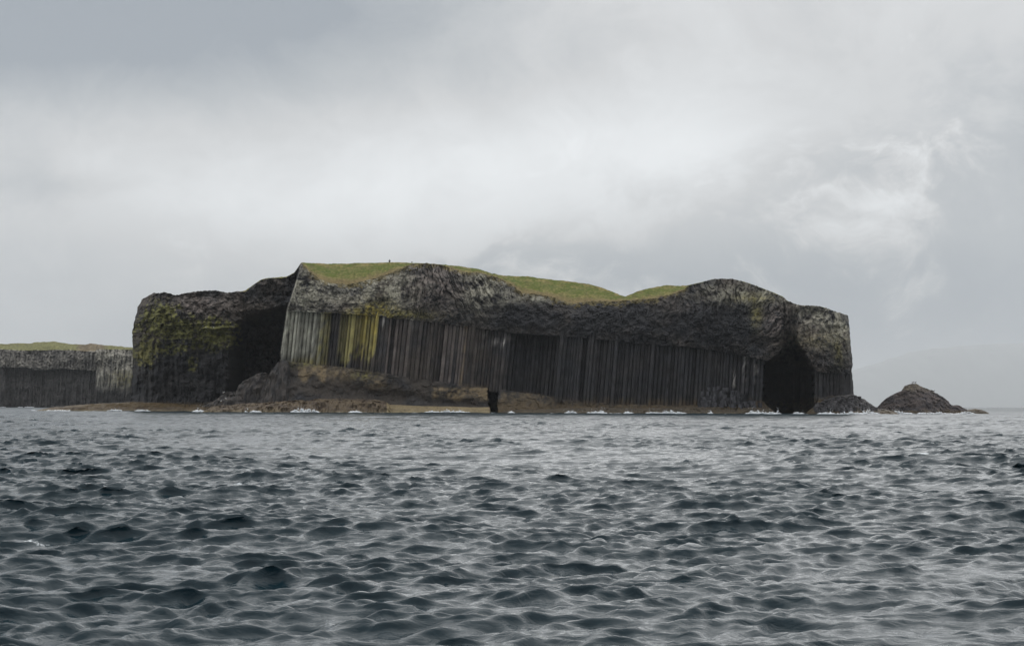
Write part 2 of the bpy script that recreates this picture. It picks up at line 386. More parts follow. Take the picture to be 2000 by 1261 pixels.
def face_depth(s, py, tier, f):
    """depth of the rock face; tier 0 foot, 1 colonnade, 2 upper band; f runs 0..1 up the tier"""
    xc = tab(CORNER, py)
    # --- mossy bluff and first sea cave (left of the corner of the great face)
    yl = np.interp(s, [258, 275, 310, 440, 470, 520, 592], [403, 397, 393, 391, 395, 401, 404])
    yl = yl - 1.8 * np.exp(-((py - 635) / 30) ** 2) * (1 - ss(440, 470, s)) + 1.2 * ss(660, 690, py) * (1 - ss(440, 470, s))
    yl = yl - 2.2 * ss(770, 800, py) + 3.0 * ss(600, 572, py) ** 1.0
    roof = np.interp(s, [455, 480, 520, 560, 590], [655, 632, 622, 612, 606])
    cave = ss(446, 484, s + (py - 680) * 0.06) * ss(-20, 16, py - roof)
    yl = yl + 58 * cave
    # --- great face
    yg = tab(YG, s)
    off = np.where(tier == 2, -1.5 - 1.0 * np.sin(np.pi * np.clip(f, 0, 1)) + 4.2 * np.clip(f, 0, 1) ** 1.6, 0.0)
    off = np.where(tier == 1, 2.0, off)
    under = np.exp(-((s - 735) / 95) ** 2) * np.exp(-((f - 0.42) / 0.22) ** 2) * 3.0 + 1.6 * np.exp(-((s - 890) / 70) ** 2) * np.exp(-((f - 0.28) / 0.16) ** 2)
    slope = np.interp(s, [500, 560, 640, 760, 960, 1080, 1490], [8.0, 6.0, 5.0, 4.0, 3.5, 2.2, 2.2])
    off = np.where(tier == 0, -0.9 - slope * (1 - np.clip(f, 0, 1)) + under * 1.2, off)
    rec = ss(978, 1015, s) * (1 - ss(1080, 1092, s))
    off = off + np.where(tier == 1, 5.0 * rec, 0) + np.where((tier == 0), 1.5 * rec * np.clip(f, 0, 1), 0)
    off = off + np.where(tier == 2, 2.0 * np.exp(-((s - 1120) / 60) ** 2) * np.clip(f, 0, 1), 0)
    off = off - np.where(tier == 2, 2.2 * np.exp(-((s - 1415) / 65) ** 2) * np.clip(np.sin(np.pi * np.clip(f * 0.9 + 0.1, 0, 1)), 0, 1), 0)
    slot = ss(953, 957, s + 2.2 * fbm(py / 8, 0.4, 0.0, 2)) * (1 - ss(967, 973, s - (803 - py) * 0.06 + 3.5 * fbm(py / 7, 3.4, 0.0, 3))) * (tier == 0)
    off = off + 26 * slot
    yg = yg + off
    # --- great sea cave and the end bluff
    xl = np.interp(py, [655, 662, 680, 700, 714, 780, 803], [1556, 1548, 1531, 1508, 1490, 1490, 1513])
    xr = np.interp(py, [645, 652, 670, 690, 720, 803], [1553, 1555, 1560, 1572, 1589, 1594])
    xl = xl + 5 * fbm(py / 11, 0.7, 0.0, 3) * (py > 665); xr = xr + 5 * fbm(py / 10, 4.7, 0.0, 3) + 3 * fbm(py / 10, s / 10, 2.0, 2)
    hole = ss(-2.0, 3.0, s - xl) * (1 - ss(-4.0, 3.0, s - xr)) * (py > 640)
    ramp_in = ss(1484, 1552, s) * ss(575, 660, py)
    yr = tab(YR, s)
    offr = np.where(tier == 2, -1.2 - 1.2 * np.sin(np.pi * np.clip(f, 0, 1)) + 3.0 * np.clip(f, 0, 1) ** 1.6, np.where(tier == 1, 1.0, -1.5 - 2.5 * (1 - np.clip(f, 0, 1))))
    yr = yr + offr
    k = ss(1549, 1559, s - np.interp(py, [590, 640, 720], [-8, 0, 3]))
    yf = (yg + 7.5 * ramp_in * ss(600, 700, py) + 1.2 * ramp_in + 1.0 * ss(1520, 1550, s)) * (1 - k) + yr * k
    yg2 = np.where(s > 1484, yf, yg) + 48 * hole * (0.10 + 0.90 * ss(655, 730, py))
    # --- join at the corner
    kc = ss(-1.2, 1.6, s - xc)
    return yl * (1 - kc) + yg2 * kc, kc, cave * (1 - kc), hole

# ---- rock colours: base colour of stone, lichen, moss and weed by place
def rc(*c): return np.array(c)
C_BAS = rc(0.046, 0.046, 0.050); C_BROWN = rc(0.085, 0.072, 0.062); C_GREY = rc(0.34, 0.32, 0.255); C_PINK = rc(0.24, 0.20, 0.18)
C_YEL = rc(0.38, 0.30, 0.075); C_OLIVE = rc(0.25, 0.22, 0.09); C_MOSS = rc(0.145, 0.14, 0.048); C_TAN = rc(0.33, 0.25, 0.15); C_WEED = rc(0.125, 0.094, 0.058)
C_WHITE = rc(0.60, 0.56, 0.52); C_PALE = rc(0.46, 0.45, 0.37)
def mixc(C, c, m): m = np.clip(m, 0, 1)[..., None]; return C * (1 - m) + c * m
def g2(px, py, x, y, rx, ry): return np.exp(-((px - x) / rx) ** 2 - ((py - y) / ry) ** 2)
def rock_color(px, py, ct, cb, Pxyz, column=None):
    X, Yy, Zz = Pxyz[..., 0], Pxyz[..., 1], Pxyz[..., 2]
    n1 = fbm(px / 26, py / 22, 0.3, 4); n2 = fbm(px / 7, py / 6, 4.4, 3); n3 = fbm(px / 60, py / 45, 8.1, 3)
    st = fbm(px / 5 - py * 0.02, py / 60, 2.2, 3)
    C = np.zeros(px.shape + (3,)) + C_BAS
    n4 = fbm(px / 2.6, py / 2.6, 6.6, 2)
    C = C * (1 + 0.4 * n1 + 0.45 * n2 + 0.25 * n4)[..., None]
    C = mixc(C, C_BROWN, 0.45 + n3 + 0.4 * n2)
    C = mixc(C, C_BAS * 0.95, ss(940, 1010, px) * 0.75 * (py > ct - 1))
    up = py < ct - 1
    left = px < tab(CORNER, py)
    # upper band of the great face: grey lichen, pinkish rock
    greyz = g2(px, py, 585, 560, 55, 45) * 1.0 + g2(px, py, 700, 575, 90, 35) * 0.75 + g2(px, py, 770, 560, 60, 40) * 0.75 + g2(px, py, 940, 565, 45, 38) * 1.15 \
        + g2(px, py, 1050, 582, 60, 9) * 0.9 + g2(px, py, 1470, 580, 55, 25) * 0.75 + g2(px, py, 1610, 625, 55, 35) * 0.95 + g2(px, py, 1390, 575, 60, 18) * 0.45 + g2(px, py, 1640, 650, 30, 40) * 0.5
    C = mixc(C, C_GREY, np.where(up & ~left, greyz * (0.70 + 0.9 * n2 + 0.9 * n1 + 0.35 * n4), 0))
    pink = g2(px, py, 850, 555, 60, 50) * 0.8 + g2(px, py, 1515, 640, 25, 45) * 1.0 + g2(px, py, 1590, 660, 40, 30) * 0.7 + g2(px, py, 1330, 610, 40, 40) * 0.35 + g2(px, py, 680, 600, 60, 25) * 0.4
    C = mixc(C, C_PINK, np.where(up & ~left, pink * (0.65 + 0.9 * n2 + 0.7 * n4), 0))
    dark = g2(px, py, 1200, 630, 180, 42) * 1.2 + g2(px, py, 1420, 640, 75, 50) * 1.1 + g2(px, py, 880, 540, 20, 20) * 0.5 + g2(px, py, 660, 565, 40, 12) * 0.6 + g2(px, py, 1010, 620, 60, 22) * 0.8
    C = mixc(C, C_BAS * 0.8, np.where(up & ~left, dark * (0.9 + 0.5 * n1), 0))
    yel = (g2(px, py, 740, 605, 30, 20) * 0.9 + g2(px, py, 790, 616, 55, 9) * 0.75 + g2(px, py, 700, 609, 30, 8) * 0.6 + g2(px, py, 1478, 612, 10, 26) * 0.6 + g2(px, py, 1470, 582, 40, 10) * 0.45 + g2(px, py, 1640, 690, 8, 22) * 0.45 + g2(px, py, 1600, 665, 60, 18) * 0.3)
    C = mixc(C, C_OLIVE, np.where(up, yel * (0.95 + 1.1 * n2), 0))
    C = mixc(C, C_YEL, np.where(up, g2(px, py, 735, 610, 30, 14) * (0.5 + 1.6 * n2), 0))
    # colonnade
    mid = (py >= ct - 1) & (py < cb + 4) & ~left
    q = (py - ct) / np.maximum(cb - ct, 1)                    # 0 at the top of a column
    lean = px - (cb - py) * 0.105                             # foot position of the column through this point
    cn = st if column is None else column
    C = mixc(C, C_PALE, np.where(mid, (1 - ss(618, 640, lean)) * (0.72 + 0.5 * n2 + 0.35 * cn) * (1 - 0.8 * ss(0.82, 1.0, q + 0.2 * n2)), 0))
    C = mixc(C, C_OLIVE * 1.15, np.where(mid, ss(612, 622, lean) * (1 - ss(634, 640, lean)) * (0.6 + 0.9 * n2), 0))
    edge_y = 0.66 + 0.35 * fbm(lean / 6.0, 3.3, 0.0, 2)
    olive = ss(655, 660, lean) * (1 - ss(727, 731, lean))
    C = mixc(C, C_OLIVE * 1.35, np.where(mid, olive * (1 - ss(-0.05, 0.06, q - edge_y - 0.1 + 0.25 * n2)) * (0.85 + 0.5 * cn), 0))
    yy = ss(682, 690, lean) * (1 - ss(727, 731, lean))
    C = mixc(C, C_YEL * 1.15, np.where(mid, yy * (1 - ss(-0.08, 0.06, q - edge_y + 0.35 * n2)) * (0.5 + 0.9 * cn + 0.7 * n2), 0))
    C = mixc(C, C_PINK * 0.8, np.where(mid, ss(735, 760, lean) * (1 - ss(900, 1000, lean)) * (0.35 + 0.8 * cn), 0))
    C = mixc(C, C_TAN * 0.8, np.where(mid & (np.abs(lean - 899) < 3), 0.5 + 0.8 * n2, 0))
    wh = g2(px, py, 1432, 742, 5, 12) + g2(px, py, 1456, 715, 4, 22) + g2(px, py, 1476, 722, 2.5, 30) + g2(px, py, 980, 668, 16, 10) * 0.6 + g2(px, py, 945, 660, 12, 16) * 0.3 + g2(px, py, 800, 628, 10, 6) + g2(px, py, 750, 624, 5, 8)
    C = mixc(C, C_WHITE, np.where(mid, wh * (0.1 + 1.7 * n2 + 1.2 * n4 + 0.8 * st), 0))
    # foot: massive tuff, bare tan blocks, damp dark band
    low = (py >= cb) & ~left
    C = mixc(C, C_BROWN * 0.9, np.where(low, 0.6 + n3, 0))
    blocks = np.maximum.reduce([ss(580, 584, px) * (1 - ss(636, 640, px)) * ss(712, 716, py) * (1 - ss(732, 744, py + 8 * np.sin(px / 6.0))) * 0.9,
                                g2(px, py, 665, 728, 28, 14) * 0.8, g2(px, py, 735, 745, 22, 16) * 0.7,
                                ss(840, 850, px) * (1 - ss(952, 956, px)) * ss(754, 760, py) * (1 - ss(770, 784, py + 5 * np.sin(px / 9.0))) * 0.95,
                                ss(976, 980, px) * (1 - ss(1078, 1100, px)) * ss(762, 770, py) * 0.45])
    C = mixc(C, C_TAN * 0.78, np.where(low, blocks * (0.75 + 0.8 * n2 + 0.5 * n1), 0))
    C = mixc(C, C_OLIVE, np.where(low | mid, (g2(px, py, 600, 708, 30, 9) + g2(px, py, 710, 733, 20, 7)) * (0.5 + 1.2 * n2), 0))
    turf = (1 - ss(1.0, 10.0, py - tab(RIM, px) + 9 * n2 + 4 * n1)) * (px > 592) * (px < 1345) * up
    C = mixc(C, rc(0.19, 0.155, 0.07), turf * 0.8)
    tide = ss(776, 792, py + 7 * n1 + 4 * n2) * (px > 955)
    C = mixc(C, C_WEED, tide * (0.8 + 0.5 * n2))
    # bluff
    ml = left & (px < 475)
    mossz = np.maximum.reduce([g2(px, py, 360, 643, 85, 26), g2(px, py, 310, 615, 40, 30), g2(px, py, 420, 655, 50, 28), g2(px, py, 285, 690, 22, 25) * 0.9, g2(px, py, 375, 705, 12, 20) * 0.6, g2(px, py, 330, 680, 60, 15) * 0.6])
    C = mixc(C, C_PINK * 0.75, np.where(ml, g2(px, py, 385, 595, 90, 28) * (0.6 + 0.8 * n2), 0))
    C = mixc(C, C_BAS * 0.75, np.where(ml, ss(655, 700, py) * 0.8, 0))
    C = mixc(C, C_MOSS * (1.0 + 0.6 * n2[..., None]), np.where(ml, (mossz * 2.2 - 0.5) + 1.3 * n2 + 0.5 * n1 + 0.5 * n4, 0) * ss(0.12, 0.3, mossz))
    C = mixc(C, C_OLIVE, np.where(ml, g2(px, py, 282, 690, 20, 22) * (0.3 + 1.2 * n2), 0))
    C = mixc(C, C_WEED * 0.6, np.where(left, ss(782, 792, py + 3 * n2), 0))
    return np.clip(C, 0.006, 0.8)

# ---- the face as one continuous sheet, then cut into its parts
S = np.arange(258, 1668.01, 1.3)
NF, NCOL, NU, NB = 44, 62, 84, 4
ncs = len(S)
rim = tab(RIM, S) + 1.5 * fbm(S / 5.0, 0.5, 0, 4) + 0.9 * (worley(S / 4.0, S * 0 + 0.5)[2] - 0.5)
ct0 = tab(CTOP, S) + 1.2 * fbm(S / 4.0, 7.5, 0, 2); cb0 = tab(CBOT, S) + 1.5 * fbm(S / 6.0, 2.5, 0, 2)
WL = 805.0
py_rows, tiers, fr = [], [], []
for j in range(NB): py_rows.append(np.full(ncs, WL + 18.0 * (1 - j / NB))); tiers.append(0); fr.append(0.0)
for j in range(NF): t = j / NF; py_rows.append(WL * (1 - t) + cb0 * t); tiers.append(0); fr.append(t)
for j in range(NCOL): t = j / NCOL; py_rows.append(cb0 * (1 - t) + ct0 * t); tiers.append(1); fr.append(t)
for j in range(NU + 1): t = j / NU; py_rows.append(ct0 * (1 - t) + rim * t); tiers.append(2); fr.append(t)
PYr = np.array(py_rows); TI = np.array(tiers)[:, None] * np.ones_like(PYr); FR = np.array(fr)[:, None] * np.ones_like(PYr)
SS = np.repeat(S[None, :], len(PYr), 0)
Yd, kc, caveL, hole = face_depth(SS, PYr, TI, FR)
# relief: chunky blocks, then bundles of thin crooked columns in the upper band
big = fbm(SS / 38, PYr / 30, 1.1, 3); chunk = fbm(SS / 13, PYr / 11, 5.0, 3)
wob = 7 * fbm(SS / 26, PYr / 30, 3.0, 3)
ur = SS - 0.5 * (PYr - 545) * ss(820, 900, SS) * (1 - ss(985, 1010, SS)) + wob; vr = PYr + 12 * fbm(SS / 20, PYr / 40, 8.0, 2)
fan = (SS > 1330) & (SS < 1530)                              # rods fan out round the crown above the great cave
ur = np.where(fan, np.arctan2(SS - 1412, 720 - PYr) * 120 + wob, ur); vr = np.where(fan, np.hypot(SS - 1412, 720 - PYr), vr)
f1, f2, rid = worley(ur / 5.6, vr / 42.0)
rods = (rid - 0.5) * 0.9 - 0.55 * (1 - ss(0.0, 0.22, f2 - f1))
g1_, g2_, rid2 = worley(SS / 6.5 + 0.5 * chunk, PYr / 6.0 + 9.0 + 0.4 * big)
hack = (rid2 - 0.5) * 1.1 - 0.4 * (1 - ss(0.0, 0.2, g2_ - g1_))
isleft = SS < tab(CORNER, PYr)
rodz = np.clip(g2(SS, PYr, 880, 550, 100, 60) + g2(SS, PYr, 1410, 570, 110, 40) + g2(SS, PYr, 1520, 640, 40, 60) + 0.15 + 0.6 * fbm(SS / 50, PYr / 40, 7.0, 2), 0, 1)
amp2 = np.where(TI == 2, 1.0, 0.0)
rel = amp2 * (1.2 * big + 0.4 * chunk + rods * rodz * 1.3 + hack * (1 - rodz) * 0.85)
_, _, rb = worley(SS / 17 + 0.5 * chunk, PYr / 11)
rel = rel + np.where(TI == 0, 0.7 * big + 0.25 * chunk + 0.5 * (rb - 0.5) + 0.25 * hack * (SS > 1090), 0)
ribs = fbm(SS / 9.0, PYr / 90, 6.0, 3)
rel = np.where(isleft, 1.6 * big + 1.2 * chunk + hack * (0.9 * ss(680, 640, PYr) + 0.3) + 1.5 * ribs * ss(650, 690, PYr) + 1.2 * fbm(SS / 40, PYr / 7, 3.0, 2) * np.exp(-((PYr - 640) / 35) ** 2), rel)
rel = np.where((TI == 1) & ~isleft, 0.4 * ribs, rel)
edgefade = 1.0
Yd = Yd - rel
xs = SS + (tab(LEFT, PYr) - 258) * np.clip(1 - (SS - 258) / 60, 0, 1) + (tab(RIGHT, PYr) - 1668) * np.clip((SS - 1608) / 60, 0, 1)
xs = xs + np.where(SS < 300, 1.6 * chunk * np.clip(1 - (SS - 258) / 40, 0, 1), 0) + np.where(SS > 1640, 0.8 * chunk, 0)
Vf = at(xs, PYr, Yd)
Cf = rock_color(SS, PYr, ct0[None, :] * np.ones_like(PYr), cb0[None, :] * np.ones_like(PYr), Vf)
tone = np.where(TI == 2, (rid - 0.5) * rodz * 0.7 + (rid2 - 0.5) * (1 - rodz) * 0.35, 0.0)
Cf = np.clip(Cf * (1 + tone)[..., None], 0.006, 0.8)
# end walls run back into the island
def ret(sign, j, n=14):
    k = np.arange(1, n + 1)
    px_ = xs[:, j][:, None] + sign * 1.4 * k[None, :]
    Y_ = Yd[:, j][:, None] + 0.6 * k[None, :] ** 1.7 + 1.2 * fbm(PYr[:, j][:, None] / 12, k[None, :] / 3.0, 1.0, 3)
    return at(px_, np.repeat(PYr[:, j][:, None], n, 1), Y_), np.repeat(Cf[:, j][:, None], n, 1)
LV, LC = ret(+1, 0); RV, RC = ret(-1, -1)
Vall = np.concatenate([LV[:, ::-1], Vf, RV], 1); Call = np.concatenate([LC[:, ::-1], Cf, RC], 1)
nr, nc = Vall.shape[:2]
FA = grid_faces(nr, nc)
def ext(a, k=14): return np.concatenate([np.repeat(a[:, :1], k, 1), a, np.repeat(a[:, -1:], k, 1)], 1)
sE, tE, lE = ext(SS), ext(TI), ext(isleft.astype(float))
yE = ext(PYr)
fm_ = lambda a: a[:-1, :-1].ravel()
fs, ft, fl, fy = fm_(sE), fm_(tE), fm_(lE) > 0.5, fm_(yE)
holeE = fm_(ext(hole)) > 0.3; caveE = fm_(ext(caveL)) > 0.45
slotE = (ft == 0) & (fs > 955) & (fs < 972)
V1, C1 = Vall.reshape(-1, 3), Call.reshape(-1, 3)

island = empty('island', tuple(at(1000, 804, 376)))
tag(island, 'grass topped basalt island with tall column cliffs and dark sea caves', 'island')
bpy.context.view_layer.update()
INV = np.array(island.location)
def part(name, keep, label=None, mat=MAT_ROCK, parent=None):
    v, f, c = sub_mesh(V1, FA, C1, keep)
    o = mesh_obj(name, v - INV, f, mat, island, color=c)
    if label: o['label'] = label
    return o
is_cave1 = caveE & fl
is_cave2 = holeE
rest = ~(is_cave1 | is_cave2 | slotE)
part('bluff', rest & fl, 'mossy dark bluff at the left end of the island')
part('sea_cave', is_cave1, 'black sea cave beside the mossy bluff')
part('sea_cave', is_cave2, 'tall arched black sea cave at the right end')
part('sea_cave', slotE, 'narrow black slot cave at the waterline')
entab = part('upper_rock_band', rest & ~fl & (ft == 2), 'rough grey band of crooked thin columns under the turf')
colon = part('colonnade', rest & ~fl & (ft == 1), 'row of tall straight basalt columns')
part('rock_foot', rest & ~fl & (ft == 0), 'massive smooth brown rock below the columns')

# ---- turf on top
GS = np.arange(258, 1668.01, 1.7)
grim = np.interp(GS, S, rim); gsky = np.minimum(tab(SKY, GS), grim - 0.0)
Yrim = np.interp(GS, S, Yd[-1])
NW = 46
w = np.linspace(0, 1, NW)[:, None]
vis = np.clip((grim - gsky) / 6.0, 0, 1)
bowl = w ** np.interp(GS, [588, 700, 1000, 1150, 1250, 1330], [0.75, 0.8, 0.85, 0.8, 0.9, 1.0])[None, :]
gpy = grim[None, :] + 0.6 - (grim - gsky + 0.6)[None, :] * bowl
gY = Yrim[None, :] + 0.15 + (6 + 40 * vis[None, :]) * w ** 0.9
gx = np.interp(GS, S, xs[-1])[None, :] + 0 * w
tuss = fbm(gx / 6, gY / 1.2, 0.0, 3); hum = fbm(gx / 30, gY / 9, 3.0, 3)
Vg = at(gx, gpy, gY)
Vg[..., 2] += (0.22 * tuss + 0.5 * hum) * np.clip(w * 6, 0, 1) * np.clip(vis[None, :] + 0.15, 0, 1) * (0.45 + 0.55 * (w < 0.9))
back = []
for k_ in range(1, 9):                     # the plateau behind the skyline, falling gently away
    b_ = Vg[-1].copy(); t = k_ / 8
    b_[:, 1] += 90 * t; b_[:, 0] *= 1 + 0.10 * t; b_[:, 2] -= 3.5 * t + 6 * t * t + 0.6 * fbm(b_[:, 0] / 12, b_[:, 1] / 12, 1.0, 2)
    back.append(b_)
Vg = np.concatenate([Vg, np.array(back)], 0)
pgx, pgy = proj(Vg)
wfull = np.concatenate([w[:, 0], np.ones(8)])[:, None] * np.ones((1, len(GS)))
n_a = fbm(pgx / 22, pgy / 6, 1.0, 4); n_b = fbm(pgx / 5, pgy / 2.2, 2.0, 3)
Cg = np.zeros(Vg.shape) + rc(0.115, 0.135, 0.035)
Cg = mixc(Cg, rc(0.235, 0.195, 0.08), 0.40 + 1.6 * n_a + 0.8 * n_b)
Cg = mixc(Cg, rc(0.21, 0.155, 0.075), (1 - ss(0.03, 0.24, wfull + 0.12 * n_a)) * 0.85)
Cg = mixc(Cg, rc(0.13, 0.10, 0.05), np.clip(1.6 * fbm(pgx / 14, pgy / 4, 5.0, 3) - 0.55, 0, 0.8))
Cg = mixc(Cg, rc(0.09, 0.125, 0.035), np.exp(-((wfull - 0.5) / 0.22) ** 2) * (0.35 + 0.8 * n_a))
Cg = mixc(Cg, C_BROWN, (np.interp(GS, [258, 455, 470, 1500, 1640, 1668], [1, 0.8, 0.2, 0.2, 0.5, 1])[None, :] * (wfull < 0.2)) * 0.7)
Cg = np.clip(Cg * (1 + 0.25 * n_b[..., None]), 0.01, 0.5)
o = mesh_obj('grass_top', Vg - INV, grid_faces(*Vg.shape[:2]), MAT_GRASS, island, color=Cg, smooth=True)
o['label'] = 'green and straw coloured turf on top of the island'

# ---- individual basalt columns
def column_mesh(bot, top, rad, seed, colfun, sides=6, name='column', rings=13, jit=0.045):
    r = np.random.default_rng(seed)
    bot, top = np.array(bot), np.array(top); ax = top - bot
    ang = np.arange(sides) * 2 * np.pi / sides + r.uniform(0, 1.0) + r.uniform(-0.17, 0.17, sides)
    rr = rad * r.uniform(0.86, 1.14, sides)
    t = np.repeat(np.linspace(0, 1, rings), 2)[1:-1]
    V = []
    for i, tt in enumerate(t):
        k = 1.0 + (r.uniform(-jit, jit) if i % 2 == 0 else 0)
        if i % 2: k = V[-1][1]
        off = r.uniform(-0.02, 0.02, 2) * rad
        c = bot + ax * (tt + (0.003 if i % 2 else 0))
        V.append((np.stack([c[0] + off[0] + rr * k * np.cos(ang), c[1] + off[1] + rr * k * np.sin(ang), np.full(sides, c[2])], -1), k))
    P = np.concatenate([v for v, _ in V]); n = len(V)
    Fq = grid_faces(n, sides, wrap=True)
    P = np.concatenate([P, [top]]); ti = len(P) - 1; base = (n - 1) * sides
    cap = np.array([[base + i, base + (i + 1) % sides, ti, ti] for i in range(sides)])
    tri = np.concatenate([Fq[:, [0, 1, 2]], Fq[:, [0, 2, 3]], cap[:, :3]])
    return P, tri
def add_column(parent, bot, top, rad, seed, val, name='column', color=None, mat=MAT_COLUMN, **kw):
    P, tri = column_mesh(bot, top, rad, seed, None, **kw)
    pxx, pyy = proj(P)
    if color is None:
        s0 = np.clip(pxx, 258, 1668)
        Cc = rock_color(pxx, pyy, tab(CTOP, s0) - 3, tab(CBOT, s0), P, column=np.full(len(P), val))
        Cc = Cc * (1 + 0.4 * val) * (1 + 0.35 * fbm(pyy / 16, seed * 0.37, 0.0, 3) + 0.3 * fbm(pyy / 5, seed * 0.91, 0.0, 2))[:, None]
    else: Cc = np.clip(np.array(color) * (1 + 0.4 * fbm(P[:, 0] * 2, P[:, 2] * 2, P[:, 1], 2))[:, None], 0.01, 0.6)
    return mesh_obj(name, P - INV, tri, mat, parent, color=np.clip(Cc, 0.006, 0.8))
ncol = 0
x = 549.5
while x < 1487:
    wpx = random.uniform(5.0, 8.8)
    xm = x + wpx / 2
    step_in = 1.7 * float(fbm(xm / 22, 0.3, 0.0, 2)) + random.uniform(-0.6, 0.6) + (0.9 if random.random() < 0.12 else 0)
    rec_ = 5.0 * float(ss(972, 1010, xm) * (1 - ss(1072, 1084, xm)))
    Yc = float(tab(YG, xm)) + rec_ + step_in + 0.1
    cb_, xt = float(tab(CBOT, xm)), 0.0
    lean = 0.105 if xm < 1000 else np.interp(xm, [1000, 1488], [0.10, 0.055])
    ctp = float(tab(CTOP, xm + lean * 110)); xt = xm + lean * (cb_ - ctp)
    low_ = 7 * max(0.0, float(fbm(xm / 9, 9.1, 0, 2))) + (random.uniform(5, 36) if 1372 < xm < 1462 else 0)
    bot_py = cb_ + 9 - low_ if 1372 < xm < 1462 else cb_ + 7
    rad = wpx / 2 * mpp(Yc) * random.uniform(0.92, 1.06)
    add_column(colon, at(xm + lean * (cb_ - bot_py), bot_py, Yc), at(xt + lean * 8, ctp - 9, Yc), rad, int(x * 10), random.uniform(-0.5, 0.5))
    ncol += 1
    x += wpx * random.uniform(0.95, 1.05)
x = 1590.0
while x < 1656:
    wpx = random.uniform(5.5, 8.5); xm = x + wpx / 2
    Yc = float(tab(YR, xm)) + random.uniform(-0.4, 0.4) + (1.5 if xm > 1648 else 0.3)
    add_column(colon, at(xm, 786, Yc), at(xm + 1.0, float(tab(CTOP, xm)) - 8, Yc), wpx / 2 * mpp(Yc) * 1.0, int(x * 10), random.uniform(-0.5, 0.3))
    x += wpx * 0.98

# ---- mounds: solid rocks with a given skyline
def mound(name, profile, Yc, depth, parent=None, mat=MAT_ROCK, color=None, step=1.2, nw=26, p=2.0, rough=0.5, wl=None, label=None, origin=None, blocky=0.0, seed=0.0, drop=1.2):
    pr = np.array(profile, float)
    px = np.arange(pr[0, 0], pr[-1, 0] + 1e-6, step)
    top = np.interp(px, pr[:, 0], pr[:, 1])
    Yv = np.interp(px, [a for a, _ in Yc], [b for _, b in Yc]) if isinstance(Yc, (list, tuple)) else np.full(len(px), float(Yc))
    wl_ = np.array([py_water(a, b) for a, b in zip(px, Yv)])
    zt = np.maximum((wl_ - top) * Yv / F, 0.0) + drop           # height over the buried foot
    w = np.linspace(-1, 1, nw)[:, None]
    dep = np.array(depth(px) if callable(depth) else np.full(len(px), float(depth)))
    dep = np.minimum(dep, 0.6 + 2.5 * zt)
    Z_ = zt[None, :] * (1 - np.abs(w) ** p) - drop
    Y_ = Yv[None, :] + w * dep[None, :]
    X_ = at(px, wl_, Yv)[:, 0][None, :] + 0 * w
    f1_, f2_, id_ = worley(X_ * 0.55 + seed, Z_ * 1.1 + Y_ * 0.25)
    n = fbm(X_ / 3.2 + seed, Y_ / 3.2, Z_ / 2.4, 4); nn = fbm(X_ / 0.9 + seed, Y_ / 0.9, Z_ / 0.7, 3)
    amp = np.clip(zt / 3.0, 0.15, 1)[None, :] * rough
    Y_ = Y_ - amp * (1.5 * n + 0.5 * nn) - blocky * amp * ((id_ - 0.5) * 1.6 - 0.6 * (1 - ss(0, 0.2, f2_ - f1_)))
    Z_ = Z_ + amp * (0.25 * n + 0.22 * nn) * (1 - np.abs(w) ** 4) + blocky * amp * 0.35 * (id_ - 0.5)
    V = np.stack([X_, Y_, Z_], -1)
    C = color(*proj(V), V)
    org = np.array(origin if origin is not None else [0, 0, 0])
    o = mesh_obj(name, V - org, grid_faces(*V.shape[:2]), mat, parent, color=np.clip(C, 0.006, 0.8))
    if label: o['label'] = label
    return o
def hump_color(px, py, V):
    n = fbm(V[..., 0] / 2.5, V[..., 2] / 1.2, V[..., 1] / 4, 4); n2 = fbm(V[..., 0] / 0.8, V[..., 2] / 0.5, V[..., 1], 3)
    C = np.zeros(V.shape) + rc(0.10, 0.088, 0.08)
    C = mixc(C, rc(0.05, 0.048, 0.05), 0.4 + n + 0.4 * n2)
    C = mixc(C, C_WEED * 0.95, ss(1.9, 0.9, V[..., 2] + 0.4 * n) * (0.9 + 0.4 * n2))
    return C
def shelf_color(px, py, V):
    n = fbm(V[..., 0] / 3.5, V[..., 2] / 0.8, V[..., 1] / 4, 4); n2 = fbm(V[..., 0] / 0.9, V[..., 2] / 0.4, V[..., 1], 3)
    C = np.zeros(V.shape) + rc(0.155, 0.115, 0.072)
    C = mixc(C, rc(0.085, 0.062, 0.045), 0.4 + n + 0.5 * n2)
    C = mixc(C, rc(0.30, 0.235, 0.13), np.where((px > 755) & (px < 956), 0.75 + 0.4 * n2, 0))
    C = mixc(C, rc(0.24, 0.20, 0.12), ss(0.8, 0.2, V[..., 2]) * 0.5)
    C = mixc(C, rc(0.075, 0.06, 0.042), np.where(px > 962, 0.85 + 0.3 * n, 0))
    return C
def reef_color(px, py, V):
    C = shelf_color(px, py, V); n = fbm(V[..., 0] / 4, V[..., 2] / 0.8, V[..., 1] / 5, 3)
    return mixc(C, rc(0.10, 0.065, 0.025), ss(0.8, 1.4, V[..., 2] + 0.5 * n) * 0.9)
mound('boulder', [(384, 804), (395, 795), (405, 789), (420, 780), (432, 772), (445, 766), (456, 764), (470, 773), (490, 790), (505, 803)], 376, 7.0, island, color=hump_color, origin=INV, rough=0.8, blocky=0.5, label='low dark boulder slope in front of the first cave')
mound('boulder', [(446, 803), (452, 780), (458, 765), (464, 758), (471, 746), (482, 742), (490, 736), (500, 730), (512, 728), (522, 729), (528, 745), (530, 770), (532, 803)], 379, 6.0, island, color=hump_color, origin=INV, rough=0.85, blocky=0.5, label='big rounded dark boulder at the cave mouth', seed=5.0)
